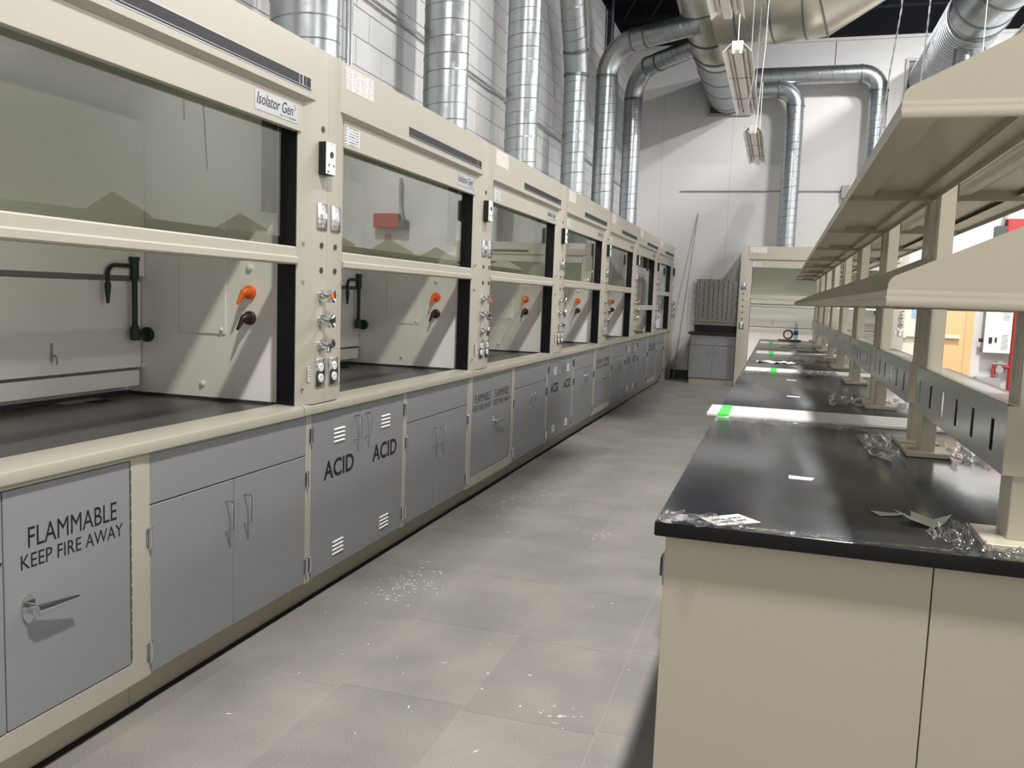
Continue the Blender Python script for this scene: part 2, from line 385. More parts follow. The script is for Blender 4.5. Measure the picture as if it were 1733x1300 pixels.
    MB().box(.038, .039, yc-.018, yc-.006, 1.952, 1.96).box(.038, .039, yc+.022, yc+.034, 1.952, 1.96).box(.038, .039, yc-.024, yc-.01, 1.924, 1.931).cyl((.038, yc+.01, 2.042), 'x', .001, .003, 8).build('buttons', 'darkgrey', mo)
    MB().box(-.006, -.004, Wd-.138, Wd-.109, 1.031, 1.104).build('small_label', 'notice2', h)
        # interior liners
    li = MB().box(-.96, -.112, yr, yr+.006, zb+.02, 2.3).build('side_liner', 'liner', h)
    MB().box(-.96, -.112, yl-.006, yl, zb+.02, 2.3).build('side_liner', 'liner', h)
    MB().box(-.95, -.944, yl, yr, zb+.02, 2.3).build('back_liner', 'liner', h)
    MB().box(-.95, -.06, yl, yr, 2.3, 2.31).build('hood_ceiling', 'liner', h)
    MB().box(-.872, -.866, yl+.01, yr-.006, 1.046, 1.432).box(-.944, -.872, yl+.3, yl+.32, 1.2, 1.25).build('baffle', 'liner', h)
    MB().box(-.852, -.846, yl+.005, yr-.004, 1.457, 2.14).build('baffle', 'liner', h)
    MB().box(-.862, -.852, yl+.005, yr-.035, .965 if not walkin else .30, 1.034).build('baffle', 'liner', h)
    for y in (yl+.45, yl+.85, yl+1.35): MB().box(-.866, -.858, y-.003, y+.003, 1.10, 1.175).tube([(-.866, y, 1.135), (-.84, y, 1.12), (-.835, y, 1.10), (-.84, y, 1.09)], .004, 6).build('hanging_hook', 'steel', h)
    # right liner fittings
    ap = MB().box(-.657, -.416, yr-.006, yr, 1.215, 1.75, bev=.002).build('access_panel', 'liner', h)
    for x_, r_ in ((-.436, .009), (-.637, .006)): MB().sphere((x_, yr-.008, 1.235), r_, 10).build('screw_cap', 'white', ap)
    for x, z, r in ((-.297, 1.511, .015), (-.295, 1.622, .015), (-.538, .99, .012), (-.86, 1.05, .012)): MB().cyl((x, yr, z), 'y', -.008, r, 14).sphere((x, yr-.008, z), r*.9, 10, (1, .4, 1)).build('screw_cap', 'white', h)
    for z, m in ((1.404, 'orange'), (1.293, 'brown')):
        x = -.294
        MB().tube([(x, yr, z), (x, yr-.012, z), (x, yr-.018, z)], [.03, .03, .022], 18).tube([(x, yr-.016, z), (x-.004, yr-.034, z+.001), (x-.010, yr-.044, z-.004)], [.02, .019, .015], 12).tube([(x-.007, yr-.038, z), (x-.013, yr-.052, z-.022), (x-.020, yr-.066, z-.052)], [.015, .010, .006], 10).build('gas_nozzle', m, h)
    # green swivel gooseneck
    gx = -.83
    g = MB().tube([(gx, yr, 1.195), (gx, yr-.012, 1.195), (gx, yr-.02, 1.195)], [.034, .034, .02], 18)
    g.tube([(gx, yr-.015, 1.195), (gx, yr-.08, 1.195)], .016, 12).tube([(gx, yr-.085, 1.172), (gx, yr-.085, 1.215), (gx, yr-.085, 1.235)], [.02, .022, .017], 12)
    g.tube([(gx, yr-.085, 1.2), (gx, yr-.085, 1.44)], .0125, 12).tube([(gx, yr-.085, 1.44), (gx, yr-.085, 1.53)], [.019, .019], 12).tube([(gx, yr-.085, 1.525), (gx, yr-.085, 1.54)], .023, 14)
    g.tube([(gx, yr-.085, 1.5), (gx, yr-.20, 1.5)]+arc((gx, yr-.20, 1.455), .045, 90, 180, 6, ((0, 1, 0), (0, 0, 1)))[1:]+[(gx, yr-.245, 1.42)], .0095, 10)
    g.tube([(gx, yr-.245, 1.425), (gx, yr-.245, 1.41), (gx, yr-.245, 1.385), (gx, yr-.245, 1.36), (gx, yr-.245, 1.335)], [.012, .014, .012, .009, .006], 10)
    g.build('water_faucet', 'green', h)
    Bx('light_rail', 'darkgrey', h, -.215, -.165, yr-.045, yr, 1.746, 2.28, bev=.002)
    # sash tracks
    for y0, y1 in ((Wd-.2, yr), (yl, .2)):
        MB().box(-.118, -.034, y0, y1, zp, 2.12).box(-.034, -.03, y0+.02, y1-.02, zp+.03, 2.1).build('sash_track', 'track', h)
    # sash
    a, b = .2, Wd-.205
    sa = MB().box(-.09, -.084, a+.01, b-.01, 2.085, 2.1).build('sash', 'beige', h)
    MB().box(-.075, -.071, a, b, 1.59, 2.16).build('glass_pane', 'glass', sa)
    MB().prism([(-.09, 1.528), (-.024, 1.528), (-.018, 1.534), (-.018, 1.556), (-.03, 1.562), (-.03, 1.596), (-.036, 1.602), (-.09, 1.602)], 'y', a-.008, b+.008).build('sash_handle', 'beige', sa)
    if walkin:
        MB().prism([(-.09, 1.40), (-.03, 1.40), (-.018, 1.41), (-.018, 1.425), (-.03, 1.44), (-.09, 1.44)], 'y', a-.008, b+.008).build('sash_handle', 'beige', sa)
        Bx('floor_track', 'steel', h, -.118, -.03, .2, Wd-.2, 0, .02)
    else:
        wt = MB().box(-.94, -.118, yl, yr, .895, .92).box(-.944, -.93, yl, yr, .92, .935).box(-.93, -.118, yr-.012, yr, .92, .932).box(-.93, -.118, yl, yl+.012, .92, .932).build('worktop', 'worktop', h)
        MB().tube([(-.84, yr-.30, .9202), (-.84, yr-.30, .9215)], .06, 20).build('cup_sink', 'gap', wt)
        MB().box(-.92, -.86, yr-.46, yr-.24, .921, .9225).build('sink_strip', 'silver', wt)
        pr = [(-.13, .905), (-.13, .93), (-.118, .934), (-.022, .931), (-.004, .924), (0, .917), (0, .888), (-.004, .883), (-.016, .883), (-.016, .905)]
        MB().prism(pr, 'y', .17, Wd-.17).build('sill', 'sill', h)
        pr2 = [(x+.003, z+.002) for x, z in pr]
        MB().prism(pr2, 'y', .001, .17).build('sill_end', 'sill', h)
        MB().prism(pr2, 'y', Wd-.17, Wd-.001).build('sill_end', 'sill', h)
    return h
YS = 1.243
names = ['nearest the camera at the left edge', 'second from the camera, over the big ACID doors', 'third from the camera, over the double flammable doors',
         'fourth from the camera in the left row', 'fifth from the camera in the left row', 'sixth from camera, sash lower than the rest', 'farthest of the left row, beside the leaning rod']
hood0 = make_hood()
for k in range(7):
    h = hood0 if k == 0 else copy_tree(hood0)
    h.location = (0, YS+2.13*k, 0)
    tag(h, 'beige fume hood with glass sash, '+names[k], 'fume hood', 'fume hoods along the left wall')
    if k == 5:
        for c in h.children:
            if c.name.startswith('sash') and not c.name.startswith('sash_t'): c.location = (0, 0, -.24)
hb = make_hood(2.65, True); hb.location = (1.23, 15.35, 0); hb.rotation_euler = (0, 0, R(-90))
tag(hb, 'beige floor-standing fume hood against the back wall behind the bench', 'fume hood')

# ------------------------------------------------------------------ base cabinets under the left hoods
CW = 1.015
def hinge(parent, y, z):
    MB().cyl((-.012, y, z-.032), 'z', .064, .006, 10).sphere((-.012, y, z+.033), .007, 8).sphere((-.012, y, z-.033), .007, 8).box(-.02, -.017, y-.013, y+.013, z-.03, z+.03).build('hinge', 'chrome', parent)
def pull(parent, y, z0, z1, x=-.02):
    MB().tube([(x, y, z0), (x+.024, y, z0), (x+.031, y, z0+.008), (x+.031, y, z1-.008), (x+.024, y, z1), (x, y, z1)], .0045, 8).build('handle', 'chrome', parent)
def louvres(parent, y0, z0):
    for i in range(4):
        z = z0+i*.019
        MB().prism([(-.02, z), (-.014, z+.002), (-.0135, z+.004), (-.02, z+.009)], 'y', y0, y0+.1).build('louvre', 'white', parent)  # white instead of door grey: light caught by the louvres, as colour
def cab_body(c, flam=False):
    b = MB().box(-.60, -.045, .001, CW-.001, .13, .882)
    b.box(-.045, -.02, .001, .022, .13, .883).box(-.045, -.02, CW-.022, CW-.001, .13, .883)
    if flam:
        b.box(-.045, -.017, .001, .07, .13, .883, bev=.001).box(-.045, -.017, CW-.066, CW-.001, .13, .883, bev=.001).box(-.045, -.017, .07, CW-.066, .13, .198).box(-.045, -.017, .07, CW-.066, .87, .883)
    b.build('cabinet_body', 'beige', c)
    if not flam: Bx('dark_recess', 'gap', c, -.046, -.0445, .022, CW-.022, .135, .88)
    else: Bx('door_gasket', 'gap', c, -.0455, -.028, .07, CW-.066, .198, .87)
    Bx('toe_kick', 'kick', c, -.11, -.09, .001, CW-.001, .004, .13)
    Bx('toe_gap', 'gap', c, -.089, -.078, 0, CW, 0, .012)
SP = .478
def make_double():
    c = empty('base_cabinet'); cab_body(c)
    MB().box(-.044, -.02, .024, CW-.024, .708, .88, bev=.0015).build('drawer_front', 'grey', c)
    for a, b, hy, py in ((.024, SP-.002, .016, SP-.05), (SP+.002, CW-.024, CW-.016, SP+.065)):
        d = MB().box(-.044, -.02, a, b, .135, .703, bev=.0015).build('door', 'grey', c)
        pull(d, py, .515, .63); hinge(d, hy, .6); hinge(d, hy, .21)
    return c
def make_acid():
    c = empty('acid_cabinet'); cab_body(c)
    for i, (a, b, hy, py) in enumerate(((.024, SP-.002, .016, SP-.05), (SP+.002, CW-.024, CW-.016, SP+.065))):
        d = MB().box(-.044, -.02, a, b, .135, .88, bev=.0015).build('door', 'grey', c)
        pull(d, py, .713, .828); hinge(d, hy, .79); hinge(d, hy, .21)
        ya = (.225, .72)[i]
        louvres(d, ya, .725); louvres(d, ya, .19)
        t0 = (.135, .625)[i]
        lettering('ACID', 'ink', d, t0, t0+.29, .562, .65, -.02, .022)
    return c
def make_flam():
    c = empty('flammable_cabinet'); cab_body(c, True)
    for i, (a, b) in enumerate(((.074, SP-.002), (SP+.002, CW-.07))):
        d = MB().box(-.04, -.019, a, b, .202, .866, bev=.0015).build('door', 'grey', c)
        m_ = (a+b)/2; yy = m_+.01
        lettering('FLAMMABLE', 'ink', d, yy-.165, yy+.165, .695, .752, -.019)
        lettering('KEEP FIRE AWAY', 'ink', d, yy-.19, yy+.19, .637, .678, -.019, .0)
    y = SP+.075
    p = MB().tube([(-.019, y, .525), (-.014, y, .525)], .022, 16)
    p.bm.verts.ensure_lookup_table()
    for v in p.bm.verts: v.co.z = .525+(v.co.z-.525)*1.9
    p.cyl((-.015, y, .525), 'x', .03, .016, 14).tube([(.012, y, .525), (.016, y+.05, .523), (.02, y+.14, .519)], [.014, .011, .005], 10)
    p.build('paddle_latch', 'chrome', c)
    q = MB()
    for z in [.22+.042*i for i in range(15)]: q.cyl((-.02, CW-.068, z), 'z', .03, .004, 6).cyl((-.02, .072, z), 'z', .03, .004, 6)
    q.build('piano_hinge', 'darkgrey', c)
    return c
protos = {'D': make_double(), 'A': make_acid(), 'F': make_flam()}
used = set()
seq = 'FDADFDADFDADFD'
ord_ = ['nearest', 'second', 'third', 'fourth', 'fifth', 'sixth', 'seventh']
cnt = {'D': 0, 'A': 0, 'F': 0}
ptype = {'D': ('grey double-door base cabinet with a drawer panel above, %s of its kind from the camera', 'grey double door cabinets under the hoods'),
         'A': ('grey two-door cabinet lettered ACID with louvres, %s such pair from the camera', 'acid cabinets under the hoods'),
         'F': ('beige framed cabinet lettered FLAMMABLE KEEP FIRE AWAY, %s such pair from the camera', 'flammable cabinets under the hoods')}
for k, t in enumerate(seq):
    o = protos[t] if t not in used else copy_tree(protos[t]); used.add(t)
    o.location = (0, YS+.002+CW*k, 0)
    tag(o, ptype[t][0] % ord_[cnt[t]], 'cabinet', ptype[t][1]); cnt[t] += 1
ye = YS+.002+CW*14
tag(MB().box(-.6, -.02, ye+.002, 16.14, 0, .882, bev=.002).build('filler_panel', 'beige'), 'plain beige filler panel closing the left cabinet row before the back wall', 'panel')
tag(MB().box(-.1, .03, 16.17, 16.2, .0, 1.46, bev=.003).build('end_panel', 'beige2'), 'narrow beige upright panel behind the far end of the left hood row', 'panel')

# ------------------------------------------------------------------ island bench
BX0, BX1, BY0, BY1, BT = 1.655, 3.30, 2.0, 13.77, .914
bc = empty('island_bench', (1.68, 2.03, 0))
def bb(name, m, x0, x1, y0, y1, z0, z1, par=bc, **k):
    return MB().box(x0-1.68, x1-1.68, y0-2.03, y1-2.03, z0, z1, **k).build(name, m, par)
bb('carcass', 'beige2', 1.70, 3.26, 2.05, 13.72, .10, .876)
bb('plinth', 'kick', 1.75, 3.21, 2.06, 13.70, 0, .10)
bb('end_panel', 'beige2', 1.68, 2.264, 2.03, 2.05, 0, .876, bev=.001)
bb('end_panel', 'beige2', 2.267, 3.28, 2.03, 2.05, 0, .876, bev=.001)
bb('end_panel', 'beige2', 1.68, 3.28, 13.72, 13.74, 0, .876)
for k in range(11):
    y0 = 2.28+k*1.04
    for j, (a, b) in enumerate(((y0, y0+.515), (y0+.52, y0+1.035))):
        d = bb('door', 'grey', 1.68, 1.70, a, b, .11, .70, bev=.0015)
        MB().tube([(0, (b-.05 if j == 0 else a+.05)-2.03, .52), (-.03, (b-.05 if j == 0 else a+.05)-2.03, .52), (-.03, (b-.05 if j == 0 else a+.05)-2.03, .63), (0, (b-.05 if j == 0 else a+.05)-2.03, .63)], .0045, 6).build('handle', 'chrome', d)
    dr = bb('drawer_front', 'grey', 1.68, 1.70, y0, y0+1.035, .705, .872, bev=.0015)
ob = bb('outlet_plate', 'steel', 1.668, 1.68, 2.10, 2.19, .725, .81, bev=.004)
bb('socket_cover', 'darkgrey', 1.660, 1.668, 2.12, 2.17, .745, .79, par=ob)
tag(bc, 'long beige island bench cabinet under the black worktop', 'bench')
wt = empty('bench_worktop', (BX0, BY0, .878))
ysec = [2.0, 4.22, 7.15, 9.85, 12.55, BY1]
for a, b in zip(ysec, ysec[1:]):
    sl_ = MB().box(0, BX1-BX0, a+.001-BY0, b-.001-BY0, 0, .036, bev=.004, seg=2).build('worktop_slab', 'bench', wt)
    sl_.data.materials.append(M['bench_edge'])
    for p_ in sl_.data.polygons:
        if p_.normal.z < .6: p_.material_index = 1
tag(wt, 'glossy black epoxy worktop slabs lying on the island bench', 'worktop')
# white boards over the joints, with green tape
bdl = ['nearest of the four', 'second from the camera', 'third from the camera', 'farthest of the four']
for i, (y, wdt, x0) in enumerate(((4.22, .36, 1.615), (7.1, .36, 1.68), (9.8, .36, 1.70), (12.45, .4, 1.685))):
    b = empty('white_board', (x0, y-wdt/2, BT))
    MB().prism([(0, 0), (1.62, 0.0), (1.62, wdt), (0, wdt)], 'z', .001, .011).build('board', 'paper', b)
    tx = (.05, .19, .13, .12)[i]
    MB().box(tx, tx+.05, -.001, wdt+.001, .0112, .012).box(tx, tx+.05, -.0015, -.0005, .0005, .012).box(tx, tx+.05, -.06, 0, .0004, .0012).build('green_tape', 'tape', b)
    tag(b, 'white board with green tape across the black worktop, '+bdl[i], 'board', 'white boards across the bench')

# ------------------------------------------------------------------ reagent shelving
ML = 1.24
def make_shelf():
    s = empty('reagent_shelf')                      # origin: left shelf edge x=0 (world 2.122), module start y=0
    xc = .323
    for y0 in (0.0, ML):
        p = MB().box(xc-.025, xc+.025, y0, y0+.1, .93-BT, 1.90-BT, bev=.002).build('post', 'beige2', s)
        MB().box(xc-.0262, xc-.025, y0+.028, y0+.036, 1.28-BT, 1.86-BT).box(xc-.0262, xc-.025, y0+.066, y0+.074, 1.28-BT, 1.86-BT).build('slot_strip', 'steel', p)
        MB().box(xc-.075, xc+.075, y0-.05, y0+.135, .001, .018, bev=.002).build('base_plate', 'beige2', s)
    for (zb, zk) in ((1.439, .46), (1.833, .5)):
        z = zb-BT
        for sd in (0, 1):
            g = (lambda x: x) if sd == 0 else (lambda x: 2*xc-x)
            def bxm(m_, x0, x1, *a):
                x0, x1 = sorted((g(x0), g(x1))); m_.box(x0, x1, *a)
            m_ = MB(); L0, L1 = -.1, ML+.138
            bxm(m_, .0, xc-.028, L0, L1, z+.034, z+.0365)          # sheet
            bxm(m_, .0, .0015, L0, L1, z, z+.036)                 # front lip
            bxm(m_, .0, .085, L0, L1, z+.016, z+.0175)                # return flange
            bxm(m_, xc-.085, xc-.028, L0, L1, z+.016, z+.0175)        # rear channel
            bxm(m_, xc-.085, xc-.0835, L0, L1, z+.016, z+.034)
            bxm(m_, xc-.03, xc-.028, L0, L1, z, z+.05)
            bxm(m_, .0, xc-.028, L0, L0+.0015, z, z+.034); bxm(m_, .0, xc-.028, L1-.0015, L1, z, z+.034)
            m_.build('shelf_pan', 'beige2', s)
            for y0 in (L0-.003, L1):
                pts = [(.0, z), (.0, z+.014), (-.002, z+.02), (.0, z+.026), (.002, z+.05), (.006, z+.058), (.013, z+.065), (xc, z+.065+zk*(xc-.013)), (xc, z)]
                MB().prism([(g(p[0]), p[1]) for p in pts], 'y', y0, y0+.003).build('end_bracket', 'beige2', s)
                # bent lower edge of the bracket
                q = MB(); ya, yb = (y0-.002, y0) if y0 < 0 else (y0+.0025, y0+.0032)
                prf = [(ya+.001, z), (ya, z+.003), (ya, z+.016), (yb-.001, z+.021), (yb-.001, z+.025), (ya+.001, z+.028), (yb, z+.036), (yb, z)]
                if y0 > 0: prf = [(ya, z), (yb, z), (yb, z+.02), (ya, z+.02)]
                q.prism(prf, 'x', *sorted((g(.0), g(xc)))); q.build('bracket_rib', 'beige2', s)
    # service raceway
    z0, z1 = 1.077-BT, 1.231-BT; y1 = 1.285
    r = MB().box(xc-.04, xc+.05, .0, y1, z1-.002, z1).box(xc+.048, xc+.05, .0, y1, z0, z1).box(xc-.045, xc+.05, 0, y1, z0, z0+.002).build('raceway', 'steel', s)
    f = MB(); sl = [.125+.213*i for i in range(6)]
    xa, xb = xc-.047, xc-.045
    f.box(xa, xb, 0, y1, z0, 1.113-BT).box(xa, xb, 0, y1, 1.188-BT, z1)
    e = [0]+[v for y in sl for v in (y-.017, y+.017)]+[y1]
    for a, b in zip(e[::2], e[1::2]): f.box(xa, xb, a, b, 1.113-BT, 1.188-BT)
    f.build('raceway_face', 'steel', r)
    q = MB()
    for y in sl: q.box(xb+.006, xb+.01, y-.022, y+.022, 1.10-BT, 1.2-BT)
    q.build('slot_dark_back', 'black', r)  # black backing sheets put the darkness of the open slots into colour
    MB().box(xa, xc+.05, -.004, 0, z0, z1).build('end_cap', 'beige2', r)
    return s
sh0 = make_shelf()
so = ['nearest the camera', 'second from the camera', 'third from the camera', 'fourth from the camera', 'fifth from the camera', 'sixth from the camera', 'second from the far end', 'farthest from the camera']
for k in range(8):
    s = sh0 if k == 0 else copy_tree(sh0)
    s.location = (2.122, 2.11+1.487*k, BT)
    tag(s, 'beige two-tier steel shelf unit on the black bench, '+so[k], 'shelf', 'shelf units along the island bench')

# ------------------------------------------------------------------ ducts
def spiral(mb, path, r, pitch=.125, n=18, rr=.0055):
    """raised helical seam along a straight or bent path"""
    pts = [Vector(p) for p in path]; out = []; acc = 0; prev = None
    for a, b in zip(pts, pts[1:]):
        d = (b-a); L = d.length; d.normalize()
        if prev is None: u = d.cross(Vector((0, 0, 1)) if abs(d.z) < .9 else Vector((1, 0, 0))).normalized()
        else: u = (prev-d*prev.dot(d)).normalized()
        prev = u; v = d.cross(u); k = max(1, int(L/pitch*n))
        for i in range(k):
            t = i/k; th = 2*math.pi*(acc+t*L)/pitch
            out.append(a+d*(t*L)+(u*math.cos(th)+v*math.sin(th))*r)
        acc += L
    mb.tube(out, rr, 4); return mb
def ring(mb, c, d, r, wd=.03, t=.008):
    c = Vector(c); d = Vector(d).normalized()
    u = d.cross(Vector((0, 0, 1)) if abs(d.z) < .9 else Vector((1, 0, 0))).normalized(); v = d.cross(u); n = 40; rr = []
    for q, k in ((-wd/2, r), (-wd/2*.8, r+t), (wd/2*.8, r+t), (wd/2, r)):
        rr.append([mb.bm.verts.new(c+d*q+(u*math.cos(2*math.pi*j/n)+v*math.sin(2*math.pi*j/n))*k) for j in range(n)])
    for a, b in zip(rr, rr[1:]):
        for j in range(n): mb.bm.faces.new((a[j], a[(j+1) % n], b[(j+1) % n], b[j]))
def collars(items, parent):
    for c, d, r, wd in items:
        m = MB(); ring(m, c, d, r, wd); m.build('collar', 'galv_dark', parent)
XD = -.72
def duct(y, label, ztop=6.9, r=.175):
    o = empty('spiral_duct', (XD, y, 2.43))
    MB().tube([(0, 0, 0), (0, 0, ztop-2.43)], r, 40).build('pipe', 'galv', o)
    spiral(MB(), [(0, 0, .02), (0, 0, ztop-2.45)], r).build('seam', 'seam', o)
    m = MB(); ring(m, (0, 0, .02), (0, 0, 1), r+.003); m.build('collar', 'galv_dark', o)
    tag(o, label, 'duct', 'steel ducts rising from the left hoods'); return o
YD = [YS+2.13*k+1.067 for k in range(7)]
duct(4.37, 'thick galvanised round duct at upper left, left of the vertical conduits', r=.19)
YD[2], YD[3] = 6.47, 8.54
duct(YD[2], 'thick galvanised spiral duct rising straight past the picture top, left of the middle one')
duct(YD[3], 'straight galvanised spiral duct left of the duct that leans and bends', r=.165)
# fourth: bends and leans towards the camera
o = empty('spiral_duct', (XD, YD[4], 2.43)); 
P0 = [(0, 0, 0), (0, 0, 1.78)]
MB().tube(P0, .152, 40).build('pipe', 'galv', o); spiral(MB(), P0, .152).build('seam', 'seam', o)
Z4 = 1.78
MB().tube([(0, 0, Z4), (0, -.02, Z4+.08), (0, -.10, Z4+.28)], .154, 40).build('elbow', 'galv', o)
P1 = [(0, -.10, Z4+.28), (.02, -.85, Z4+1.5), (.05, -1.6, Z4+2.8)]
MB().tube(P1, .15, 40).build('leaning_pipe', 'galv', o); spiral(MB(), P1, .15).build('seam', 'seam', o)
collars([((0, 0, Z4), (0, 0, 1), .153, .05), ((0, -.1, Z4+.28), (0, -.35, .7), .152, .04), ((0, 0, .02), (0, 0, 1), .155, .03), ((.01, -.5, Z4+.93), (0, -.5, .8), .152, .03)], o)
tag(o, 'galvanised duct bending to lean towards the camera above the fifth hood', 'duct', 'steel ducts rising from the left hoods')
# fifth and sixth turn over to the main duct
def turning(y, ztop, end, label, bend=.5):
    o = empty('spiral_duct', (XD, y, 2.43)); z1 = ztop-2.43; E = Vector(end)-Vector((XD, y, 2.43))
    hdir = Vector((E.x, E.y, 0)).normalized()
    P = [(0, 0, 0), (0, 0, z1)]
    MB().tube(P, .152, 40).build('pipe', 'galv', o); spiral(MB(), P, .152).build('seam', 'seam', o)
    a = [Vector((0, 0, z1))+hdir*(bend*(1-math.cos(R(t))))+Vector((0, 0, bend*math.sin(R(t)))) for t in range(0, 84, 7)]
    MB().tube(a, .154, 40).build('elbow', 'galv', o)
    q = a[-1]
    MB().tube([q, E], .15, 40).build('branch_pipe', 'galv', o)
    spiral(MB(), [q+(E-q)*.25, E], .15).build('seam', 'seam', o)
    collars([((0, 0, z1), (0, 0, 1), .153, .04), ((0, 0, .02), (0, 0, 1), .155, .03), (q, E-q, .153, .03), (q+(E-q)*.2, E-q, .153, .03)], o)
    tag(o, label, 'duct', 'steel ducts rising from the left hoods')
turning(12.72, 4.66, (.62, 12.4, 5.26), 'galvanised duct turning right on a dark elbow into the big duct, the higher of two')
turning(15.06, 4.86, (.62, 13.8, 5.42), 'galvanised duct nearest the corner, turning right below the higher elbow')

# main ribbed duct from the back wall louvre, goring up to the trunk
o = empty('main_duct', (.80, 16.2, 5.2)); W0 = Vector((.80, 16.2, 5.2))
RM = .365
def L(p): return Vector(p)-W0
P = [L((.80, 16.2, 5.2)), L((.80, 13.35, 5.2))]
MB().tube(P, RM, 48).build('pipe', 'galv_dark', o)  # darker than the ribs: shade between them put into the colour
m = MB(); y = 16.1
while y > 13.4: ring(m, L((.80, y, 5.2)), (0, 1, 0), RM-.004, .045, .022); y -= .1
m.build('rib', 'galv', o)
m = MB()
for y in (15.9, 15.0, 14.2): ring(m, L((.80, y, 5.2)), (0, 1, 0), RM+.018, .03, .01)
m.build('band', 'galv_dark', o)
a = [Vector((.80, 13.35, 5.2))]
pr = [(.80, 13.35, 5.20), (.80, 13.1, 5.2), (.76, 12.75, 5.3), (.68, 12.45, 5.52), (.60, 12.25, 5.8), (.55, 12.1, 6.0)]
MB().tube([L(p) for p in pr], RM+.01, 48).build('gored_elbow', 'galv_warm_reflect', o)
m = MB()
for i in range(0, 5): ring(m, L(pr[i]), Vector(pr[min(i+1, len(pr)-1)])-Vector(pr[max(i-1, 0)]), RM+.012, .022, .01)
m.build('band', 'galv_dark', o)
tp = [(.85, 12.5, 5.5), (1.15, 12.45, 5.52), (2.0, 12.3, 5.54), (2.12, 12.3, 5.54), (2.9, 12.2, 5.8), (3.6, 12.1, 6.1)]
MB().tube([L(p) for p in tp], [.56, .58, .58, .58, .40, .40], 48).build('trunk', 'galv_warm_reflect', o)
m = MB()
for i in (1, 2, 3, 4): ring(m, L(tp[i]), Vector(tp[i+1])-Vector(tp[i-1]), [.42, .58, .58, .58, .40][i], .03, .01)
ring(m, L((1.6, 12.37, 5.53)), (1, -.17, .02), .58, .03, .01)
m.build('band', 'galv_dark', o)
tag(o, 'large ribbed steel duct from the wall louvre at left, joining a wide shiny trunk', 'duct')
def louvre_box(x0, x1, z0, z1, label):
    o = empty('wall_louvre', ((x0+x1)/2, YW, z0)); xm = (x0+x1)/2
    MB().box(x0-xm, x1-xm, -.05, -.0, 0, .05).box(x0-xm, x1-xm, -.05, 0, z1-z0-.05, z1-z0).box(x0-xm, x0-xm+.05, -.05, 0, .05, z1-z0-.05).box(x1-xm-.05, x1-xm, -.05, 0, .05, z1-z0-.05).build('frame', 'greybox', o)
    MB().box(x0-xm+.05, x1-xm-.05, -.02, -.005, .05, z1-z0-.05).build('backing', 'darkgrey', o)
    tag(o, label, 'louvre')
louvre_box(.43, 1.2, 4.80, 5.62, 'grey framed wall opening behind the left ribbed duct')
louvre_box(3.69, 4.6, 4.88, 5.68, 'grey framed wall opening behind the right ribbed duct')
# right ribbed duct
W0 = Vector((4.12, 16.2, 5.3)); o = empty('main_duct', W0)
MB().tube([L((4.12, 16.2, 5.3)), L((4.12, 12.6, 5.3))], .37, 48).build('pipe', 'galv_dark', o)  # shade in the hollows between ribs, as a darker steel colour
m = MB(); y = 16.1
while y > 12.75: ring(m, L((4.12, y, 5.3)), (0, 1, 0), .366, .045, .022); y -= .1
m.build('rib', 'galv', o)
pr = [(4.12, 12.6, 5.3), (4.12, 12.3, 5.32), (4.2, 11.95, 5.4), (4.4, 11.7, 5.5), (4.75, 11.55, 5.6), (5.6, 11.5, 5.8)]
MB().tube([L(p) for p in pr], .38, 48).build('gored_elbow', 'galv', o)
m = MB()
for i in range(0, 5): ring(m, L(pr[i]), Vector(pr[i+1])-Vector(pr[max(i-1, 0)]), .38, .022, .01)
m.build('band', 'galv_dark', o)
MB().tube([L((4.12, 13.2, 5.1)), L((4.12, 13.2, 4.35)), L((4.2, 13.2, 4.15)), L((4.4, 13.2, 4.05)), L((5.2, 13.2, 4.05))], .2, 36).build('drop_branch', 'galv', o)
tag(o, 'large ribbed steel duct at upper right turning above the shelf end', 'duct')
# back wall header duct with two drops
W0 = Vector((1.93, 15.95, 2.43)); o = empty('back_duct', W0)
def hd(zc, y, x0, xr, zb_, m_='galv'):
    P = [(x0, y, zc), (xr-.3, y, zc)]+[tuple(p) for p in arc((xr-.3, y, zc-.3), .3, 90, 0, 8, ((1, 0, 0), (0, 0, 1)))[1:]]
    return [L(p) for p in P], [L((xr, y, zc-.3)), L((xr, y, zb_))]
A, B = hd(5.38, 15.95, .9, 3.27, 2.43)
MB().tube(A, .15, 36).build('header_pipe', 'galv', o); MB().tube(B, .148, 36).build('drop_pipe', 'galv', o)
spiral(MB(), B, .148).build('seam', 'seam', o); spiral(MB(), A[:2], .15, .2).build('seam', 'seam', o)
A2, B2 = hd(5.16, 15.93, 1.0, 1.95, 2.43)
MB().tube(A2, .15, 36).build('lower_pipe', 'galv', o); MB().tube(B2, .148, 36).build('drop_pipe', 'galv', o); spiral(MB(), B2, .148).build('seam', 'seam', o)
collars([(B[0], (0, 0, 1), .15, .03), (B2[0], (0, 0, 1), .15, .03), (A[1], (1, 0, 0), .15, .03), (A2[1], (1, 0, 0), .15, .03)], o)
tag(o, 'galvanised duct along the back wall top with two drops to the back hood', 'duct')

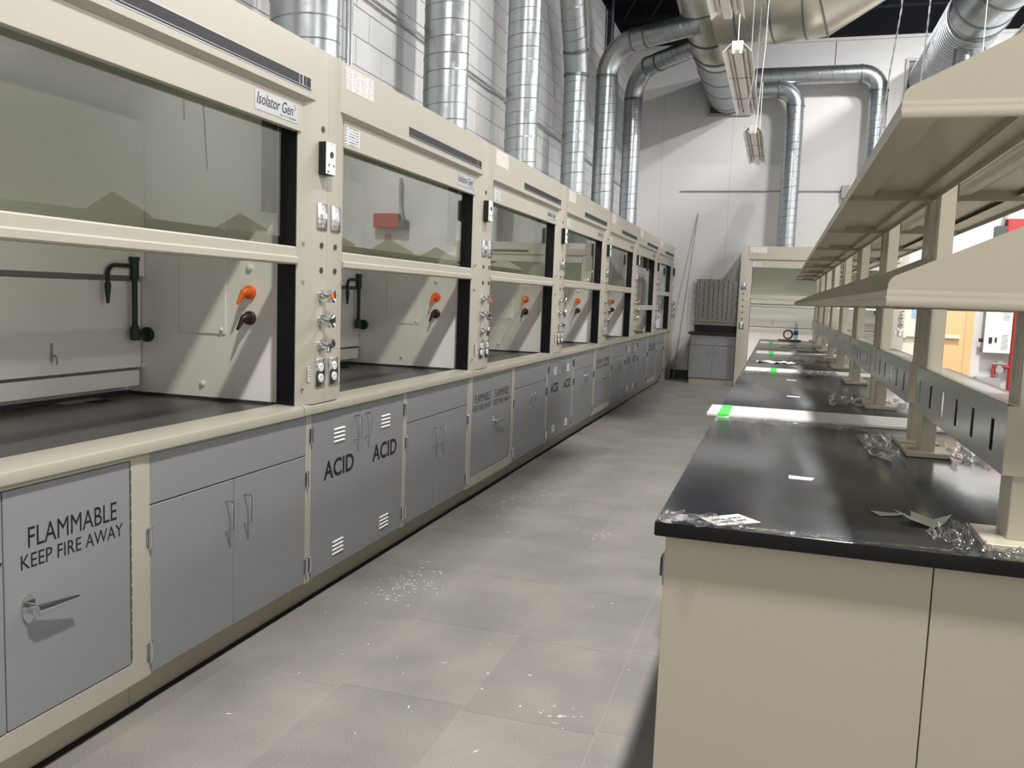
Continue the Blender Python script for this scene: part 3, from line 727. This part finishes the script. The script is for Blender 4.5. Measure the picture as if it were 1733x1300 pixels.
# ------------------------------------------------------------------ hanging fixtures and chains
def make_fixture(Lf=2.7):
    o = empty('hanging_light'); z = 0; h = .125
    MB().box(-.034, .034, .0, Lf, .0, .075, bev=.003).build('housing', 'fixture', o)
    for q in (-1, 1):
        MB().prism([(q*.034, .074), (q*.06, .07), (q*.13, .0), (q*.132, .003), (q*.062, .074), (q*.034, .078)], 'y', -.01, Lf+.01).build('reflector', 'fixture', o)
        for y0, y1 in ((.04, Lf/2-.01), (Lf/2+.01, Lf-.04)):
            MB().tube([(q*.066, y0, .03), (q*.066, y1, .03)], .013, 12).build('tube', 'tube', o)
    MB().box(-.05, .05, -.012, .03, .02, .1, bev=.002).box(-.045, -.02, -.012, .0, -.01, .02).box(.02, .045, -.012, .0, -.01, .02).build('end_bracket', 'fixture', o)
    m = MB()
    for y in (.9, 1.8): m.tube([(-.12, y, -.003), (-.04, y+.01, -.008), (.04, y, -.004), (.12, y+.01, -.003)], .0025, 5)
    m.build('tube_guard', 'darkgrey', o)
    for y in (.05, Lf-.05): MB().tube([(0, y, .1), (0, y, 2.7)], .005, 6).build('suspension_rod', 'fixture', o)
    return o
f0 = make_fixture()
for i, (x, y, z, lb) in enumerate(((1.39, 8.25, 3.7, 'unlit white strip light hanging in front of the ribbed duct, the middle one'), (1.42, 12.05, 3.7, 'unlit white strip light hanging lowest, farthest over the aisle'),
                                   (1.36, 4.6, 3.7, 'unlit white strip light cut by the picture top above the aisle'), (3.72, 7.4, 3.7, 'unlit white strip light above the shelves at the upper right corner'))):
    o = f0 if i == 0 else copy_tree(f0); o.location = (x, y, z); tag(o, lb, 'light fixture', 'hanging strip lights')
    if i == 1:
        for c in o.children:
            if c.name.startswith('suspension'): c.scale = (1, 1, .48)
def chain(pts, label, r=.006):
    m = MB(); a = [Vector(p) for p in pts]; i = 0
    for p, q in zip(a, a[1:]):
        n = max(1, int((q-p).length/.035))
        for k in range(n):
            c = p+(q-p)*((k+.5)/n); e = (q-p).normalized()*.024
            m.tube([c-e*.9, c+e*.9], r if i % 2 else r*.6, 5); i += 1
    return tag(m.build('chain', 'chrome'), label, 'chain', 'hanging chains')
chain([(2.52, 6, 4.6), (2.51, 6, 3.3), (2.47, 6, 2.9), (2.43, 6, 2.35)], 'light chain hanging left of the right ribbed duct')
chain([(2.69, 6, 4.6), (2.672, 6, 3.34), (2.65, 6, 2.75)], 'bright chain hanging in front of the right ribbed duct')
chain([(1.60, 8.0, 5.6), (1.588, 8.03, 3.72), (1.53, 8.04, 3.2)], 'bright wavy chain hanging beside the middle strip light')
tag(MB().tube([(1.66, 8.1, 5.6), (1.64, 8.1, 3.7), (1.60, 8.1, 2.95)], .003, 6).build('pull_cord', 'fixture'), 'thin pale cord hanging beside the wavy chain', 'cord')

# ------------------------------------------------------------------ left wall pipes
o = tag(MB().tube([(XW+.03, 3.9, 3.50), (XW+.03, 16.2, 3.53)], .012, 8).build('wall_conduit', 'galv'), 'thin horizontal conduit running along the left block wall behind the ducts', 'conduit')
o = empty('vertical_conduit', (XW+.03, 5.42, 2.3))
MB().tube([(0, 0, 0), (0, 0, 4.3)], .01, 8).tube([(0, .05, 0), (0, .05, 4.3)], .01, 8).build('conduit_pair', 'galv', o)
MB().box(-.02, .012, -.03, .08, 1.12, 1.15).build('strap', 'steel', o)
tag(o, 'pair of thin vertical conduits on the block wall right of the second duct', 'conduit')
tag(MB().tube([(XW+.08, 14.05, 2.4), (XW+.08, 14.05, 6.9)], .055, 14).build('black_pipe', 'black'), 'black vertical pipe near the room corner between the turning ducts', 'pipe')
tag(MB().tube([(.03, 16.28, 3.47), (2.82, 16.28, 3.47)], .012, 8).build('wall_conduit', 'greybox'), 'thin horizontal conduit across the back wall ending at a grey box', 'conduit')
o = empty('junction_box', (2.90, 16.24, 3.32)); MB().box(-.09, .09, -.06, .06, .02, .24, bev=.004).build('box_body', 'greybox', o); MB().tube([(0, 0, .02), (0, 0, -.25)], .012, 8).build('conduit_stub', 'greybox', o)
tag(o, 'grey electrical junction box on the back wall left of the upper shelf', 'box')

# ------------------------------------------------------------------ back corner: sink cabinet, pegboard, rod
o = empty('sink_cabinet', (.43, 15.5, 0))
MB().box(0, .80, .02, .78, .10, .875).build('cabinet_body', 'beige', o); MB().box(.01, .79, .05, .07, 0, .10).build('toe_kick', 'kick', o)
MB().box(.02, .78, .0, .02, .69, .865, bev=.002).build('drawer_front', 'grey', o)
for a, b, x in ((.02, .398, .355), (.402, .78, .455)):
    d = MB().box(a, b, 0, .02, .11, .683, bev=.002).build('door', 'grey', o)
    MB().tube([(x, 0, .50), (x, -.028, .51), (x, -.033, .56), (x, -.028, .61), (x, 0, .62)], .0045, 8).build('handle', 'chrome', d)
tag(o, 'grey two-door sink cabinet in the back corner under the pegboard', 'cabinet')
o = empty('resin_sink', (.40, 15.46, .877))
MB().box(0, .82, 0, .1, 0, .036, bev=.003).box(0, .82, .68, .83, 0, .036).box(0, .1, .1, .68, 0, .036).box(.74, .82, .1, .68, 0, .036).build('counter_rim', 'navy', o)
MB().box(.1, .74, .1, .68, -.001, .004).build('basin', 'navy', o)
MB().box(.03, .82, .80, .83, .036, .16, bev=.002).build('backsplash', 'navy', o)
tag(o, 'black resin sink top with backsplash on the back corner cabinet', 'sink')
o = empty('drying_pegboard', (.43, 16.24, 1.08))
MB().box(0, .785, -.02, .02, 0, .79, bev=.006).box(-.01, .79, -.05, .03, -.05, 0).build('steel_panel', 'peg', o)
pg = None
for r in range(8):
    for c in range(9):
        x = .06+c*.085; z = .06+r*.095+(.045 if c % 2 else 0)
        if z > .77: continue
        if pg is None: pg = MB().tube([(0, 0, 0), (0, -.04, .012), (0, -.13, .05), (0, -.14, .062)], [.010, .006, .005, .004], 7).build('peg', 'chrome', o); q = pg
        else: q = pg.copy(); C.objects.link(q)
        q.location = (x, -.02, z)
m = MB()
for i in range(3): m.tube([(.08+.17*i, 0, .78), (.08+.17*i, 0, .85)], .004, 6)
m.build('top_wire', 'steel', o)
m = MB().tube([(-.08, -.02, -.05), (-.065, -.02, .75)], .005, 6)
for i in range(6): m.tube([(-.08+.003*i, -.02, .02+.135*i), (.0, -.02, .02+.135*i)], .005, 6)
m.build('side_rack', 'steel', o)
tag(o, 'stainless steel drying pegboard above the black sink in the back corner', 'pegboard')
tag(MB().tube([(.12, 15.95, .0), (.375, 16.285, 3.06)], .009, 8).build('leaning_rod', 'greybox'), 'long thin rod leaning against the back wall left of the pegboard', 'rod')

# ------------------------------------------------------------------ right part of the back wall
def door(n, x0, x1, m_, bx0, bx1, win=None):
    o = Bx('door_%d' % n, m_, None, x0, x1, YW-.045, YW-.003, .005, 2.1, bev=.002); tag(o, kind='structure')
    MB().box(bx0, bx1, YW-.12, YW-.085, .985, 1.05, bev=.006).box(bx0, bx0+.05, YW-.125, YW-.045, .96, 1.09, bev=.004).box(bx1-.03, bx1, YW-.125, YW-.045, .98, 1.055, bev=.004).build('panic_bar', 'tan2', o)
    if win: MB().box(win[0], win[1], YW-.048, YW-.044, win[2], win[3]).build('window_pane', 'bluewin', o)
door(1, 3.90, 4.425, 'tan2', 3.98, 4.40, (4.10, 4.32, 1.30, 1.75))
door(2, 4.43, 4.96, 'tan', 4.47, 4.88)
o = MB().box(4.96, 5.08, YW-.06, YW-.001, 0, 2.2).box(3.82, 3.9, YW-.06, YW-.001, 0, 2.2).box(3.9, 4.96, YW-.06, YW-.001, 2.1, 2.2).build('trim_9', 'tan'); tag(o, kind='structure')
o = empty('alarm_panel', (5.42, YW-.1, .78))
MB().box(-.2, .2, -.12, .1, 0, 1.0, bev=.006).build('box_body', 'greybox', o)
MB().box(-.2, .2, -.124, -.12, .003, .997).build('front_cover', 'white', o)
m = MB()
for i in range(12): m.box(.06, .16, -.126, -.124, .06+i*.022, .068+i*.022).box(.06, .16, -.126, -.124, .55+i*.022, .558+i*.022)
m.build('vent_slot', 'darkgrey', o)
MB().box(-.13, -.08, -.14, -.124, .16, .26).box(.02-.06, .05-.06, -.14, -.124, .18, .26).box(-.26, -.2, -.05, 0, .17, .23).build('knob', 'brown', o)
tag(o, 'light grey vented control box on the back wall left of the red pipe', 'control box')
o = empty('red_pipe', (5.70, YW-.1, 0))
MB().tube([(0, 0, 0), (0, 0, 2.6)], .055, 16).tube([(0, 0, .55), (-.28, -.02, .55), (-.28, -.02, .40)], .035, 12).build('pipe', 'red', o)
MB().tube([(-.2, -.03, .45), (-.2, -.03, .65)], .05, 12).tube([(-.3, -.08, .60), (-.1, -.08, .60)], .012, 8).tube([(-.2, -.1, .5), (-.2, -.02, .5)], .06, 14).build('valve', 'greybox', o)
tag(o, 'red painted vertical standpipe with valves at far right', 'pipe')
tag(MB().box(5.15, 5.5, YW-.3, YW-.02, .0, .36, bev=.004).build('low_box', 'greybox'), 'low grey cabinet below the control box and beside the red pipe', 'box')
o = empty('red_alarm_box', (5.62, YW-.12, 2.72)); MB().box(-.2, .35, -.1, .1, .0, .28, bev=.005).build('box_body', 'red', o)
MB().box(-.36, -.2, -.1, .1, -.02, .16, bev=.004).build('side_box', 'darkgrey', o); MB().tube([(-.26, 0, .15), (-.2, 0, .5), (-.2, 0, 1.0)], .035, 10).build('conduit', 'galv', o)
tag(o, 'red box with a small dark grey box at its side, high at far right', 'box')

# ------------------------------------------------------------------ things on the bench
tag(MB().prism([(1.755, 2.075), (1.80, 2.02), (1.895, 2.095), (1.84, 2.155)], 'z', BT+.0005, BT+.0015).build('paper_label', 'paper'), 'white printed label lying at the near left corner of the black bench', 'label')
lab = bpy.data.objects['paper_label']
m = MB()
import mathutils
for i in range(2):
    for j in range(9):
        if (i*9+j) % 5 == 4: continue
        u = .12+j*.085; v = .32+i*.32
        a = Vector((1.755, 2.075)); e1 = Vector((.085, .08))*1.0; e2 = Vector((.045, -.055))
        p0 = a+e1*u+e2*v; p1 = p0+e1*.06; p2 = p1+e2*.17; p3 = p0+e2*.17
        m.prism([tuple(p0), tuple(p1), tuple(p2), tuple(p3)], 'z', BT+.0015, BT+.0018)
m.build('print', 'ink', lab)
tag(MB().prism([(1.965, 2.68), (2.03, 2.68), (2.04, 2.72), (1.965, 2.73)], 'z', BT+.0005, BT+.0015).build('white_tag', 'paper'), 'small blank white tag on the middle of the near bench top', 'tag')
for i, (x, y) in enumerate(((1.98, 5.15), (1.985, 6.3))):
    tag(MB().prism([(x, y), (x+.07, y-.02), (x+.07, y+.03), (x, y+.04)], 'z', BT+.0005, BT+.0015).build('white_tag', 'paper'), ('small white tag on the second bench section, nearer of the pair', 'small white tag on the second bench section, farther of the pair')[i], 'tag')
def crumple(name, m_, x0, x1, y0, y1, nx, ny, amp, label, cat, seed, edge=.5, base=.002, group=None):
    rnd = random.Random(seed); m = MB(); g = {}
    ph = [rnd.uniform(0, 6) for _ in range(6)]
    for i in range(nx+1):
        for j in range(ny+1):
            u, v = i/nx, j/ny
            jit = edge*(rnd.random()-.5)
            x = x0+(x1-x0)*u+((x1-x0)/nx*.5*(rnd.random()-.5)); y = y0+(y1-y0)*v+(y1-y0)*(jit if j in (0, ny) else .1*(rnd.random()-.5))
            z = BT+base+amp*abs(math.sin(ph[0]+u*17+v*3)*math.sin(ph[1]+v*5+u*7))*rnd.uniform(.3, 1)
            g[i, j] = m.bm.verts.new((x, y, z))
    for i in range(nx):
        for j in range(ny):
            m.bm.faces.new((g[i, j], g[i+1, j], g[i+1, j+1], g[i, j+1]))
    o = m.build(name, m_, smooth=False); me = o.data
    return tag(o, label, cat, group)
crumple('plastic_film', 'film', 1.66, 1.86, 2.0, 2.10, 16, 4, .012, 'crumpled clear film bunched on the near left corner of the bench', 'plastic film', 1)
crumple('plastic_film', 'film', 1.86, 3.0, 2.0, 2.03, 70, 2, .004, 'torn strip of clear film along the near edge of the bench', 'plastic film', 2)
crumple('plastic_film', 'film', 1.66, 2.3, 3.86, 4.03, 34, 4, .012, 'wrinkled clear film in front of the nearest white board', 'plastic film', 3)
crumple('plastic_film', 'film', 2.30, 2.5, 2.0, 2.06, 14, 4, .03, 'crumpled clear film in front of the nearest shelf base plate', 'plastic film', 4)
crumple('plastic_film', 'film', 2.26, 2.36, 2.08, 2.17, 8, 6, .055, 'knot of clear film left of the nearest shelf base plate', 'plastic film', 14)
crumple('plastic_film', 'film', 2.50, 2.66, 3.25, 3.60, 12, 10, .03, 'crumpled clear film right of the second shelf post', 'plastic film', 5)
crumple('plastic_film', 'film', 2.24, 2.36, 3.2, 3.75, 8, 18, .02, 'clear film lifting along the left of the second shelf post plate', 'plastic film', 6)
crumple('plastic_film', 'film', 1.67, 2.2, 6.7, 6.92, 30, 4, .015, 'wrinkled clear film in front of the second white board', 'plastic film', 7)
crumple('plastic_film', 'film', 2.10, 2.36, 6.75, 7.0, 12, 6, .05, 'bunched clear film on the middle of the second white board front', 'plastic film', 8)
crumple('plastic_film', 'film', 2.20, 2.6, 4.85, 5.25, 16, 10, .03, 'crumpled clear film around the third shelf post pair', 'plastic film', 9)
crumple('plastic_film', 'film', 1.9, 2.5, 8.6, 9.3, 20, 12, .02, 'crumpled clear film before the third white board', 'plastic film', 10)
crumple('plastic_film', 'film', 1.9, 2.6, 11.2, 12.0, 20, 12, .02, 'crumpled clear film before the farthest white board', 'plastic film', 11)
crumple('crumpled_paper', 'paper', 1.74, 2.10, 8.05, 8.25, 12, 3, .02, 'white crumpled paper sheet between the second and third white boards', 'paper', 12)
def scrap(pts, label, h):
    m = MB(); n = len(pts); top = []
    c = Vector((sum(p[0] for p in pts)/n, sum(p[1] for p in pts)/n, BT+.002))
    cc = m.bm.verts.new(c); vs_ = [m.bm.verts.new((p[0], p[1], BT+.002+p[2]*h)) for p in pts]
    for i in range(n): m.bm.faces.new((cc, vs_[i], vs_[(i+1) % n]))
    o = m.build('plastic_scrap', 'scrap', smooth=False); so_ = o.modifiers.new('thick', 'SOLIDIFY'); so_.thickness = .001
    tag(o, label, 'scrap')
scrap([(2.21, 2.285, 1), (2.24, 2.235, .6), (2.29, 2.215, .1), (2.315, 2.24, .4), (2.34, 2.29, 1), (2.30, 2.28, .3), (2.255, 2.34, .5), (2.25, 2.285, .2)], 'larger torn pale green scrap left of the nearest shelf base', .022)
scrap([(2.16, 2.325, .5), (2.18, 2.29, .1), (2.22, 2.31, .2), (2.245, 2.335, .4), (2.2, 2.335, .1)], 'smaller torn pale green scrap behind the larger scrap', .01)
# bottle, tape roll and cardboard at the far end
o = empty('water_bottle', (2.17, 13.45, BT))
MB().tube([(0, 0, .001), (0, 0, .01), (0, 0, .16), (0, 0, .19), (0, 0, .205), (0, 0, .215)], [.028, .032, .032, .02, .013, .013], 18).build('bottle_body', 'bottle', o)
MB().tube([(0, 0, .075), (0, 0, .13)], .0328, 18, caps=False).build('label_band', 'bluelabel', o); MB().cyl((0, 0, .213), 'z', .018, .015, 14).build('cap', 'white', o)
tag(o, 'small clear water bottle with a blue band at the far end of the bench', 'bottle')
o = empty('tape_roll', (2.06, 13.5, BT+.02))
m = MB(); n = 28; R0, R1, wd = .075, .05, .05
rings = [[m.bm.verts.new((r_*math.cos(2*math.pi*k/n), y_, .075+r_*math.sin(2*math.pi*k/n))) for k in range(n)] for r_, y_ in ((R0, 0), (R0, wd), (R1, wd), (R1, 0))]
for a in range(4):
    for k in range(n): m.bm.faces.new((rings[a][k], rings[a][(k+1) % n], rings[(a+1) % 4][(k+1) % n], rings[(a+1) % 4][k]))
m.build('roll_body', 'cardboard', o); tag(o, 'roll of tape standing left of the water bottle', 'tape roll')
tag(MB().box(1.92, 2.25, 13.35, 13.6, BT, BT+.018, bev=.002).build('cardboard_piece', 'cardboard'), 'flat brown cardboard piece under the tape roll at the far bench end', 'cardboard')
o = bpy.data.objects['water_bottle']; o.location = (2.17, 13.45, BT+.018)

# floor debris: tiny flakes nobody could count
m = MB(); rnd = random.Random(5)
for cx_, cy_, sx_, sy2, n in ((.25, 3.8, .12, .22, 90), (.2, 5.9, .25, .5, 60), (.95, 5.05, .06, .08, 10), (1.3, 2.75, .1, .08, 14), (.8, 7, .6, 4, 60), (.8, 3.2, .6, 1.0, 18)):
    for _ in range(n):
        x, y = rnd.gauss(cx_, sx_*.6), rnd.gauss(cy_, sy2*.6)
        if x < -.03 or x > 1.62: continue
        a = rnd.uniform(0, 3.14); l_, q = rnd.uniform(.003, .014), rnd.uniform(.0015, .004)
        c_, s_ = math.cos(a), math.sin(a)
        m.prism([(x+c_*l_, y+s_*l_), (x-s_*q, y+c_*q), (x-c_*l_, y-s_*l_), (x+s_*q, y-c_*q)], 'z', .0002, .0012)
tag(m.build('floor_debris', 'paper', smooth=False), 'tiny white flakes scattered on the grey tile floor', 'debris', kind='stuff')
